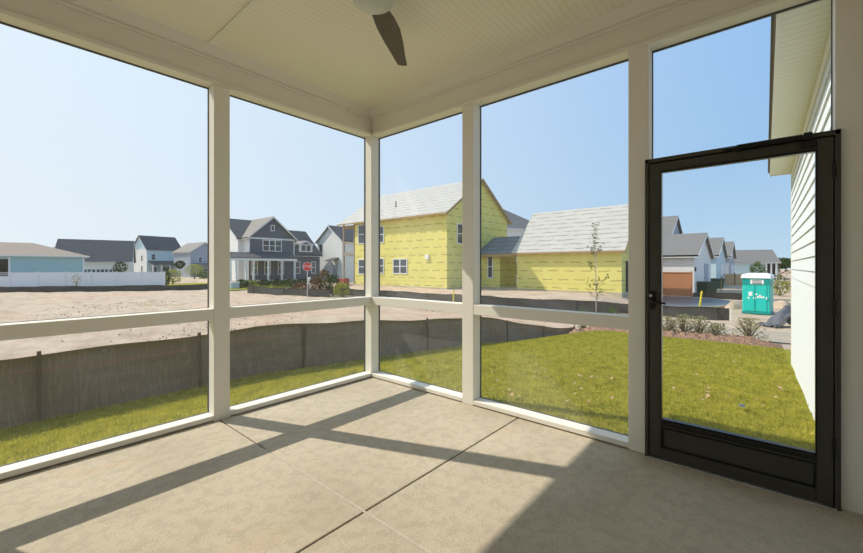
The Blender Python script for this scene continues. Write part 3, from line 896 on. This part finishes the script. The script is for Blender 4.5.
# --- narrow white house
nw = House('white_house', 'white gabled two storey house between the slate and yellow houses', 'house', (36, 48.7, 0))
nw.gable(0, 12, 0, 6.6, -1, 5.3, 7.6, 'x', .3, S_WHITE, SH_D)
nw.win('-x', 5.6, 3.4, .55, 1.3, 0, 1, True, DARK); nw.win('-x', 5.0, -.1, .5, .8, 0, 1, False, DARK)
MB().prism([(-1.3, .8, 2.1), (-1.3, 2.6, 2.1), (0, 2.6, 2.6), (0, .8, 2.6)], (0, 0, .1)).build('door_hood', SH_D, nw.r)
B(-.06, 0, 1.2, 2.2, -.6, 1.6).build('front_door', S_GREYB, nw.r)

# --- shrubs and sign at the street corner
for i, (px, dep, w, h, mt, lb) in enumerate((
        (316, 34, 1.2, 1.75, LEAFR, 'reddish shrub just right of the stop sign'),
        (324, 35, 1.4, 2.25, LEAFR, 'tall reddish-brown shrub in the middle of the corner planting'),
        (333, 34, 1.4, 1.9, LEAFD, 'dark shrub right of the reddish corner shrubs'),
        (342, 33, 1.3, 1.2, LEAFY, 'low yellow-green shrub by the corner of the yellow house'),
        (242, 45, 1.6, 1.0, LEAFD, 'dark bush beside the pale box at the sandy lot edge'),
        (288, 40, 2.4, 1.15, LEAFD, 'low dark bush left of the stop sign'),
        (301, 38, 1.6, 1.0, LEAFR, 'low brown bush at the foot of the stop sign'))):
    X, Y = at(px, dep); shrub('corner_shrub', lb, 'shrub', (X, Y, gz(X, Y)), w, h, 420, .13, mt)

X, Y = at(307.3, 31); g = gz(X, Y)
ss = empty('stop_sign', (X, Y, g), R(40.6 - 90 + 18)); tag(ss, 'red octagonal stop sign on a thin post by the corner shrubs', 'sign')
zc = Z(266.6, 31) - g
MB().tube([(0, .03, -.3), (0, .03, zc + .35)], .03, 8).build('post', ALUM, ss)
def octa(r, y0, y1): return MB().prism([(r * math.cos(R(22.5 + 45 * k)), y0, zc + r * math.sin(R(22.5 + 45 * k))) for k in range(8)], (0, y1 - y0, 0))
octa(.37, -.008, .0).build('border', WPLAS, ss); sp = octa(.345, -.012, -.006).build('plate', RED, ss)
fc_ = bpy.data.curves.new('lettering', 'FONT'); fc_.body = 'STOP'; fc_.size = .26; fc_.align_x = 'CENTER'; fc_.align_y = 'CENTER'; fc_.extrude = .003
fo_ = bpy.data.objects.new('tmp', fc_); COL.objects.link(fo_)
dg = bpy.context.evaluated_depsgraph_get(); dg.update()
lm = bpy.data.meshes.new_from_object(fo_.evaluated_get(dg)); bpy.data.objects.remove(fo_)
lo = bpy.data.objects.new('lettering', lm); COL.objects.link(lo); lo.parent = sp; lm.materials.clear(); lm.materials.append(WPLAS)
lo.location = (0, -.016, zc); lo.rotation_euler = (R(90), 0, 0)
X, Y = at(309.5, 42); g = gz(X, Y)
hy = empty('white_post', (X, Y, g)); tag(hy, 'stubby white utility pedestal behind the stop sign post', 'pedestal')
MB().lathe([(0, 0), (.2, 0), (.2, .55), (.15, .6), (.15, .95), (.19, 1.0), (.16, 1.15), (0, 1.2)], 14).build('pedestal_body', WPLAS, hy)
MB().box(-.26, .26, -.06, .06, .64, .76).build('side_cap', WPLAS, hy)
X, Y = at(234, 44); g = gz(X, Y)
bx_ = empty('pale_box', (X, Y, g)); tag(bx_, 'pale blue-grey utility box at the left of the far dark bush', 'utility box')
B(-.45, .45, -.4, .4, 0, .72).build('box_body', WBLUE, bx_, .06); B(-.49, .49, -.44, .44, .72, .8).build('lid', WPLAS, bx_, .02)

# --- left background
def on_line(t, A, Bp): return A[0] + (Bp[0] - A[0]) * t, A[1] + (Bp[1] - A[1]) * t
FA = (-8.0, 70.2); FB = at(164.5, 47.5)
L = math.hypot(FB[0] - FA[0], FB[1] - FA[1]); ya = math.atan2(FB[1] - FA[1], FB[0] - FA[0])
vf = empty('vinyl_fence', (FA[0], FA[1], -1.22), ya); tag(vf, 'long white vinyl privacy fence in front of the blue house', 'fence')
n = 11; st_ = L / n
for i in range(n + 1):
    B(i * st_ - .07, i * st_ + .07, -.07, .07, 0, 1.95).build('fence_post', VINYL, vf)
    if i < n:
        if i < 5: # top with open lattice rails
            B(i * st_ + .07, (i + 1) * st_ - .07, -.02, .02, .08, 1.45).build('fence_panel', VINYL, vf)
            MB().box(i * st_ + .07, (i + 1) * st_ - .07, -.025, .025, 1.78, 1.86).box(i * st_ + .07, (i + 1) * st_ - .07, -.025, .025, 1.58, 1.64).build('fence_rail', VINYL, vf)
        else:
            B(i * st_ + .07, (i + 1) * st_ - .07, -.02, .02, .08, 1.82).build('fence_panel', VINYL, vf)
            MB().box(i * st_ + .07, (i + 1) * st_ - .07, -.035, .035, 1.76, 1.86).box(i * st_ + .07, (i + 1) * st_ - .07, -.035, .035, .06, .18).build('fence_rail', VINYL, vf)

x_, y_ = at(0, 52.5)
bh = House('blue_house', 'single storey light blue house with brown-grey hip roof', 'house', (x_, y_, 0), -5)
bh.hip(-9, 8.5, 0, 11, -1.4, Z(255.5, 54.5), Z(243, 58.5), .55, S_BLUE, SH_B)
for u in (.85, 8.4): B(u - .1, u + .1, -.05, 0, -1.2, 2.6).build('corner_board', VINYL, bh.r)
B(-.7, .75, -.03, 0, -1.2, 2.3).build('dark_opening', DARK, bh.r)
x_, y_ = at(54, 70)
gw = House('garage_row', 'long white building with big charcoal roof behind the vinyl fence', 'building', (x_, y_, 0), -15)
LW = 11.5
gw.gable(0, LW - .6, 0, 10, -1.6, Z(260.8, 73), Z(240.3, 76), 'x', .35, S_CREAM, SH_D)
for u in (LW * .42, LW * .58, LW * .74): gw.win('-y', u, .0, 1.9, .75, 0, 3, False)

def small_house(name, label, px, dep, yaw, w, dp, ye, yr, wall, roof, ridge, front, side=None):
    x_, y_ = at(px, dep); h_ = House(name, label, 'house', (x_, y_, 0), yaw)
    h_.gable(0, w, 0, dp, -1.6, Z(ye, dep), Z(yr, dep + (dp / 2 if ridge == 'x' else 0)), ridge, .3, wall, roof)
    return h_
h1 = small_house('white_house', 'white two storey house with charcoal roof past the end of the vinyl fence', 147, 96, 11, 8.1, 7.5, 249.2, 236.5, S_PALEB, SH_D, 'x', None)
B(-.05, 0, 0, 7.5, -1.4, 5.6).build('side_wall', S_WHITE, h1.r)
h1.win('-y', 1.4, 3.0, .8, 1.3, 0); h1.win('-x', 2.4, 2.7, .7, 1.3, -.05); h1.win('-x', 2.4, .1, .7, 1.3, -.05)
MB().prism([(.2, -2, 1.75), (6.4, -2, 1.75), (6.4, 0, 2.6), (.2, 0, 2.6)], (0, 0, .12)).build('porch_roof', SH_D, h1.r)
for u in (.4, 2.4, 4.3, 6.2): B(u - .12, u + .12, -1.95, -1.7, -1.2, 1.75).build('porch_column', VINYL, h1.r)
h1.win('-y', 1.5, -.7, 1.2, 1.8, 0, 2); h1.win('-y', 4.4, -.7, 1.6, 1.8, 0, 2)
B(6.3, 8.1, -1.2, 0, -1.4, 4.9).build('bay', S_WHITE, h1.r)
h1.win('-y', 7.5, 2.6, .7, 1.4, -1.2)
h2 = small_house('grey_house', 'grey-blue gabled house left of the near left porch post', 190.5, 93, 6, 6.6, 9, 251.5, 242, S_GREYB, SH_L, 'y', None)
h2.win('-y', 2.2, 2.3, .8, 1.2, 0); h2.win('-y', 4.4, 2.3, .8, 1.2, 0)
MB().prism([(-.2, -1.6, 1.5), (6.8, -1.6, 1.5), (6.8, 0, 2.0), (-.2, 0, 2.0)], (0, 0, .12)).build('porch_roof', SH_G, h2.r)
h2.win('-y', 3.4, -.6, 3.4, 1.3, 0, 3)
h3 = small_house('dark_roof_house', 'low house with a dark roof between the white building and white house', 122, 104, -15, 9, 8, 256, 243.5, S_CREAM, SH_D, 'x', None)

for (px, dep, w, h, tr, mt, nm, lb) in (
        (76.5, 43.4, .9, 1.75, .3, LEAFO, 'young_tree', 'small thin tree in front of the white vinyl fence'),
        (120.5, 52, 1.5, 3.25, 1.5, LEAFD, 'round_tree', 'dark round tree showing above the vinyl fence'),
        (180, 58, 1.35, 3.1, 1.9, LEAFD, 'round_tree', 'small dark ball-shaped tree on a thin trunk'),
        (166, 49, 1.0, 2.2, 0, LEAFD, 'bush', 'tall narrow dark bush at the end of the vinyl fence'),
        (173, 54, 2.2, 2.2, 0, LEAFY, 'bush', 'yellow-green bush beyond the end of the vinyl fence'),
        (194.5, 66, 2.6, 2.6, .5, LEAFY, 'bush', 'yellow-green small tree before the grey-blue house'),
        (204, 66, 2.2, 1.4, 0, LEAFG, 'bush', 'low green bush beside the near left porch post')):
    X, Y = at(px, dep); shrub(nm, lb, 'tree' if tr else 'bush', (X, Y, gz(X, Y)), w, h, 520 if dep > 45 else 110, .12 if dep > 45 else .08, mt, trunk=tr)
pts = [at(167, 50), at(210, 50), at(214, 74), at(167, 74)]
MB().add([(x, y, gz(x, y) + .05) for x, y in pts], [(3, 2, 1, 0)]).build('verge_lawn', TURF, kind='structure', label='green verge past the white fence')
# distant trees on the horizon
for i, (px, dep, w, h) in enumerate(((6, 120, 9, 8.3), (22, 134, 9, 9.0), (38, 118, 8, 8.2), (54, 134, 8, 9.0), (133, 150, 12, 10.5), (186, 150, 14, 9.5),
                                     (779, 170, 8, 6.4), (786, 190, 8, 6.6), (794, 210, 8, 6.6), (312, 120, 9, 5.6))):
    X, Y = at(px, dep)
    shrub('distant_tree', ['leftmost far tree top over the blue house roof', 'second far tree top over the blue house roof', 'third far tree top over the blue house roof',
          'far tree top where the blue house roof meets the charcoal roof', 'far tree between the charcoal roof and the white house', 'far tree behind the white and grey houses',
          'left one of the far trees beyond the teal toilet', 'middle one of the far trees by the siding wall', 'far tree nearest the siding wall edge', 'far tree between slate and white houses'][i],
          'tree', (X, Y, -1.2), w, h, 500, .55, LEAFD, 'trees on the horizon', trunk=h * .2)

# --- right background
def garage(name, label, X, px_peak, zr_, roof, yaw=0):
    return None
w1 = House('white_garage', 'white garage with grey shingle roof behind the cedar fence', 'garage', (39.5, 4.6, 0))
w1.gable(0, 13, 0, 9, -1.2, 2.25, 4.42, 'y', .3, S_WHITE, SH_G)
B(.1, .22, -.12, 0, .9, 1.25).build('wall_lamp', DARK, w1.r)
B(7, 10.5, -.04, 0, -1.2, 1.6).build('garage_door', S_GREYB, w1.r)
w2 = House('blue_garage', 'pale blue gabled garage just behind the white garage', 'garage', (56, 4.4, 0))
w2.gable(0, 13, 0, 3.9, -1.2, 2.6, 4.9, 'y', .3, S_PALEB, SH_G)
B(6, 10.5, -.04, 0, -1.2, 1.6).build('garage_door', VINYL, w2.r)
w3 = House('white_garage', 'farthest white gabled garage in the receding row', 'garage', (73, 4.2, 0))
w3.gable(0, 13, 0, 8, -1.2, 2.8, 5.2, 'y', .3, S_GREYB, SH_G)
B(5, 10.5, -.04, 0, -1.2, 1.6).build('garage_door', VINYL, w3.r)
w4 = House('tall_grey_house', 'taller house roof rising behind the white garage at the door frame', 'house', (56, 9.1, 6 - 6))
w4.gable(0, 9, 0, 9, -1.2, 5.2, 7.9, 'y', .3, S_GREYB, SH_G)
x_, y_ = at(727, 84); x2, y2 = at(777, 84)
w5 = House('far_blue_house', 'far pale blue house with wide grey roof above the teal toilet', 'house', (x_, y_, 0), -75)
w5.gable(0, 8.5, 0, 9, -1.3, Z(262, 84), Z(251, 88), 'x', .4, S_PALEB, SH_G)
for u in (6.6, 7.4, 8.2): B(u - .12, u + .12, -.3, -.06, -1.2, 2.0).build('porch_column', VINYL, w5.r)
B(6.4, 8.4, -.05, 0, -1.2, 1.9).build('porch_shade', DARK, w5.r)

cf = empty('cedar_fence', (37.9, 4.68, gz(37.9, 4.68) + .05)); tag(cf, 'reddish cedar board fence in front of the white garage', 'fence')
B(0, .05, 0, 5.5, .03, 1.95).build('fence_boards', CEDAR, cf); B(-.03, .09, 0, 5.5, 1.95, 2.02).build('cap_rail', CEDAR, cf)
B(-.05, .12, -.14, 0, 0, 2.08).build('fence_post', CEDAR, cf)
X, Y = at(733, 54)
of = empty('far_fence', (X, Y, -1.22), R(-88)); tag(of, 'tan wooden fence far off beside the pale blue house', 'fence')
B(-1.4, 1.6, -.03, .03, 0, 1.5).build('fence_boards', simple('tan_boards', (.62, .42, .24), .8), of)
for u in (-1.4, .2, 1.6): B(u - .06, u + .06, -.06, .06, 0, 1.7).build('fence_post', WOODS, of)

def bin_(label, px, dep, w, h):
    X, Y = at(px, dep); b = empty('rubbish_bin', (X, Y, gz(X, Y)), R(-35)); tag(b, label, 'bin', 'wheeled bins by the garages')
    wb = w / 2; wt = w * .6
    vs = [(-wb, -wb, .08), (wb, -wb, .08), (wb, wb, .08), (-wb, wb, .08), (-wt, -wt, h), (wt, -wt, h), (wt, wt, h), (-wt, wt, h)]
    MB().add(vs, [(3, 2, 1, 0), (4, 5, 6, 7), (0, 1, 5, 4), (1, 2, 6, 5), (2, 3, 7, 6), (3, 0, 4, 7)]).build('bin_body', BINM, b, .02)
    B(-wt - .03, wt + .03, -wt - .05, wt + .05, h, h + .07).build('lid', BINM, b, .02)
    for s_ in (-1, 1): MB().tube([(s_ * wb * .9, wb, .12), (s_ * wb * 1.1, wb, .12)], .12, 12).build('wheel', DARK, b)
bin_('dark green wheeled bin beside the cedar fence', 706, 34, 1.0, 1.15)
bin_('dark wheeled bin farther back at the second garage', 716, 43, .9, 1.15)

X, Y = at(721, 40)
ts = shrub('staked_tree', 'tiny staked tree beside the farther bin', 'tree', (X, Y, gz(X, Y)), .8, 2.0, 30, .06, LEAFO, trunk=1.1)
B(.12, .18, -.03, .03, 0, 1.1).build('tree_stake', YSTAKE, ts)

# blue-grey sheet on ground
mb = MB(); pts = []
ring = [(663, 308), (690, 308.2), (715, 307.8), (730, 306.5), (734, 304), (728, 301.5), (712, 299.5), (690, 298), (663, 297), (640, 297), (640, 308)]
for px, py in ring:
    dep = (H + 1.19) / ((py - 266.4) / FPX); pts.append(at(px, dep))
c = (sum(p[0] for p in pts) / len(pts), sum(p[1] for p in pts) / len(pts))
z = -1.14
bs_ = MB().prism([(x - c[0], y - c[1], 0) for x, y in pts][::-1], (0, 0, .04))
o = bs_.build('ground_sheet', BLUEP); o.location = (c[0], c[1], z - .02)
tag(o, 'blue-grey sheeting spread on the ground below the cedar fence', 'ground sheet')
cb = MB().tube([(x - c[0], y - c[1], .02) for x, y in pts + [pts[0]]], .07, 6).build('edge_rim', CONC, o)

def stake(label, px, py0, py1, dep, lean=0, mat=YSTAKE):
    X, Y = at(px, dep); g = gz(X, Y)
    o = MB().tube([(0, 0, -.2), (lean * .66, -lean * .75, Z(py1, dep) - g)], .022 if mat is WPLAS else .04, 6).build('marker_stake', mat); o.location = (X, Y, g)
    tag(o, label, 'stake')
stake('yellow marker stake leaning over the low silt fence beyond the door', 697.5, 309, 291, 19.2, .22)
stake('yellow marker stake at the silt fence before the yellow house corner', 453.5, 302, 290, 24.5, 0)

stake('white marker stake at the end of the low silt fence beyond the door', 731, 322, 310, 17.9, 0, WPLAS)
# portable toilet
X, Y = at(757.8, 21.5); g = gz(X, Y)
pt = empty('portable_toilet', (X, Y, g - .04), R(-98)); tag(pt, 'teal portable toilet with white roof standing beyond the silt fence', 'portable toilet')
w = .61
pt.scale = (1, 1, .955)
B(-w, w, -.62, .62, .0, .12).build('base', TEALD, pt, .02)
B(-w + .03, w - .03, -.57, .57, .12, 2.05).build('cabin', TEAL, pt, .03)
rf = MB().add([(-w - .03, -.64, 2.02), (w + .03, -.64, 2.02), (w + .03, .64, 2.02), (-w - .03, .64, 2.02), (-w, -.60, 2.22), (w, -.60, 2.22), (w, .60, 2.22), (-w, .60, 2.22), (-w * .6, -.3, 2.32), (w * .6, -.3, 2.32), (w * .6, .3, 2.32), (-w * .6, .3, 2.32)],
   [(3, 2, 1, 0), (0, 1, 5, 4), (1, 2, 6, 5), (2, 3, 7, 6), (3, 0, 4, 7), (4, 5, 9, 8), (5, 6, 10, 9), (6, 7, 11, 10), (7, 4, 8, 11), (8, 9, 10, 11)]).build('roof', WPLAS, pt, .02)
dr = MB().box(-.52, .46, -.60, -.56, .16, 1.62).build('door', TEAL, pt, .015)
B(-.06, -.02, -.615, -.59, .16, 1.62).build('door_rib', TEALD, dr)
B(-.58, .56, -.60, -.565, 1.66, 1.98).build('vent_panel', TEALD, pt, .01)
B(-.22, .34, -.612, -.595, 1.70, 1.94).build('label_plate', WPLAS, pt)
lg = MB()
for (x0, z0, ww, hh) in ((-.30, 1.02, .16, .24), (-.34, .86, .08, .10), (-.10, .86, .12, .10), (.06, .92, .30, .10), (.14, .98, .09, .12), (-.02, 1.08, .10, .08)):
    lg.box(x0, x0 + ww, -.606, -.598, z0, z0 + hh)
lg.build('door_mark', WPLAS, dr)
for z_ in (1.72, 1.80, 1.88): B(-.14, .26, -.618, -.611, z_, z_ + .035).build('label_line', DARK, pt)
B(w - .04, w - .02, -.35, .35, 1.55, 1.9).build('side_vent', TEALD, pt)
B(-.34 + .78, -.34 + .82, -.63, -.6, .85, 1.0).build('latch', WPLAS, dr)

X, Y = at(757, 30)
shrub('small_conifer', 'small green conifer sticking up behind the teal toilet', 'tree', (X, Y, gz(X, Y)), 1.1, 2.95, 700, .10, LEAFG, trunk=.6)
for lb, px, dep, w, h, mt in (('yellow-green bush right of the teal toilet', 780, 34, 1.6, 1.4, LEAFY), ('reddish bush farther right behind the teal toilet', 786, 45, 2, 2.2, LEAFR),
                              ('green bush behind the teal toilet right side', 777, 40, 1.5, 1.8, LEAFG), ('low green bush by the far blue house porch', 769, 60, 2.4, 1.6, LEAFD)):
    X, Y = at(px, dep); shrub('roadside_bush', lb, 'bush', (X, Y, gz(X, Y)), w, h, 160, .13, mt)

# crumpled silt-fence fabric pile
X, Y = at(780, 16.6); g = gz(X, Y)
tp = empty('fabric_heap', (X, Y, g), R(-49)); tag(tp, 'crumpled dark grey silt fabric heaped on sand right of the teal toilet', 'fabric heap')
mb = MB(); nn = 16
for j in range(nn + 1):
    for i in range(nn + 1):
        u, v_ = i / nn, j / nn
        hx = -.65 + 1.5 * u
        hz_ = (.80 * sm(0, .62, u) - .25 * sm(.62, 1, u)) * math.sin(math.pi * min(1, .15 + v_ * .85)) ** .6
        hz_ += .07 * math.sin(u * 17 + v_ * 6) + .05 * math.sin(v_ * 15 - u * 9)
        mb.v.append((hx + .05 * math.sin(9 * v_), -.45 + .9 * v_, max(-.03, hz_)))
for j in range(nn):
    for i in range(nn):
        q = j * (nn + 1) + i; mb.f.append((q, q + 1, q + nn + 2, q + nn + 1))
f_ = mb.build('fabric', TARP, tp); f_.modifiers.new('s', 'SOLIDIFY').thickness = .01
for a, b in (((-.5, -.5, 0), (.35, -.3, .82)), ((.9, -.5, 0), (.3, -.1, .86))):
    MB().tube([a, b], .02, 6).build('stake', WOODS, tp)
# short fence section at right of pavement
# sand mound near toilet
def mound(label, px, dep, r, h):
    X, Y = at(px, dep); mb = MB(); n = 18
    for j in range(7):
        t = j / 6
        for k_ in range(n):
            a = k_ * 6.283 / n; rr = r * (1 - t) * (1 + .2 * math.sin(3 * a + px))
            mb.v.append((math.cos(a) * rr, math.sin(a) * rr * .8, -.05 + h * (1 - (1 - t) ** 2) + random.uniform(-.02, .02)))
    for j in range(6):
        for k_ in range(n): mb.f.append((j * n + k_, j * n + (k_ + 1) % n, (j + 1) * n + (k_ + 1) % n, (j + 1) * n + k_))
    mb.f.append(tuple(range(6 * n, 7 * n)))
    o = mb.build('sand_mound', SAND, smooth=True); o.location = (X, Y, gz(X, Y)); tag(o, label, 'sand heap')
mound('small sand heap left of the teal toilet', 735, 23.5, .8, .5)
mound('brown sand heap right of the teal toilet', 783, 24, .7, .5)

# ------------------------------------------------------------------ light
sd = Vector((.40, -1.0, -1.064)).normalized()
sl = bpy.data.lights.new('sun', 'SUN'); sl.energy = 4.9; sl.angle = R(.6); sl.color = (1, .93, .80)
so = bpy.data.objects.new('sun', sl); COL.objects.link(so); so.rotation_euler = sd.to_track_quat('-Z', 'Y').to_euler(); so.location = (-5, 12, 14)
w = bpy.data.worlds.new('sky'); SC.world = w; w.use_nodes = True; nt = w.node_tree
bg = nt.nodes['Background']
def wn_(t, **k):
    n_ = nt.nodes.new('ShaderNode' + t)
    for a_, b_ in k.items(): setattr(n_, a_, b_)
    return n_
def wm(op, a_, b_=None, c_=None):
    n_ = wn_('Math', operation=op)
    for i_, v_ in enumerate((a_, b_, c_)):
        if v_ is None: continue
        if isinstance(v_, (int, float)): n_.inputs[i_].default_value = v_
        else: nt.links.new(v_, n_.inputs[i_])
    n_.use_clamp = op == 'MULTIPLY_ADD'
    return n_.outputs[0]
def wmix(f_, a_, b_):
    n_ = wn_('Mix', data_type='RGBA')
    for i_, v_ in ((0, f_), (6, a_), (7, b_)):
        if isinstance(v_, tuple): n_.inputs[i_].default_value = (*v_, 1)
        else: nt.links.new(v_, n_.inputs[i_])
    return n_.outputs[2]
tc_ = wn_('TexCoord'); sp_ = wn_('SeparateXYZ'); nt.links.new(tc_.outputs['Generated'], sp_.inputs[0])
dt = wn_('VectorMath', operation='DOT_PRODUCT'); nt.links.new(tc_.outputs['Generated'], dt.inputs[0]); dt.inputs[1].default_value = -sd
sunny = wm('MULTIPLY_ADD', dt.outputs['Value'], .95, .08)          # brighter, whiter towards the sun
elev = wm('POWER', wm('MULTIPLY_ADD', sp_.outputs[2], 1.35, 0.0), .7)
away = wmix(elev, (.58, .79, .93), (.10, .40, .92))
near = wmix(elev, (1.03, 1.07, 1.08), (.80, .98, 1.14))
col_ = wmix(sunny, away, near)
below = wm('MULTIPLY_ADD', sp_.outputs[2], -12.0, 0.0)
nt.links.new(wmix(below, col_, (.45, .40, .32)), bg.inputs[0]); bg.inputs[1].default_value = 1.0

# ------------------------------------------------------------------ camera
cd = bpy.data.cameras.new('camera'); cd.sensor_width = 36; cd.lens = FPX / 863 * 36; cd.shift_y = -10.1 / 863; cd.clip_start = .05; cd.clip_end = 1500
co = bpy.data.objects.new('camera', cd); COL.objects.link(co); co.location = (0, 0, H); co.rotation_euler = (R(90), 0, TH - R(90))
SC.camera = co
SC.view_settings.view_transform = 'Standard'; SC.view_settings.look = 'None'; SC.view_settings.gamma = 1
SC.view_settings.exposure = 0
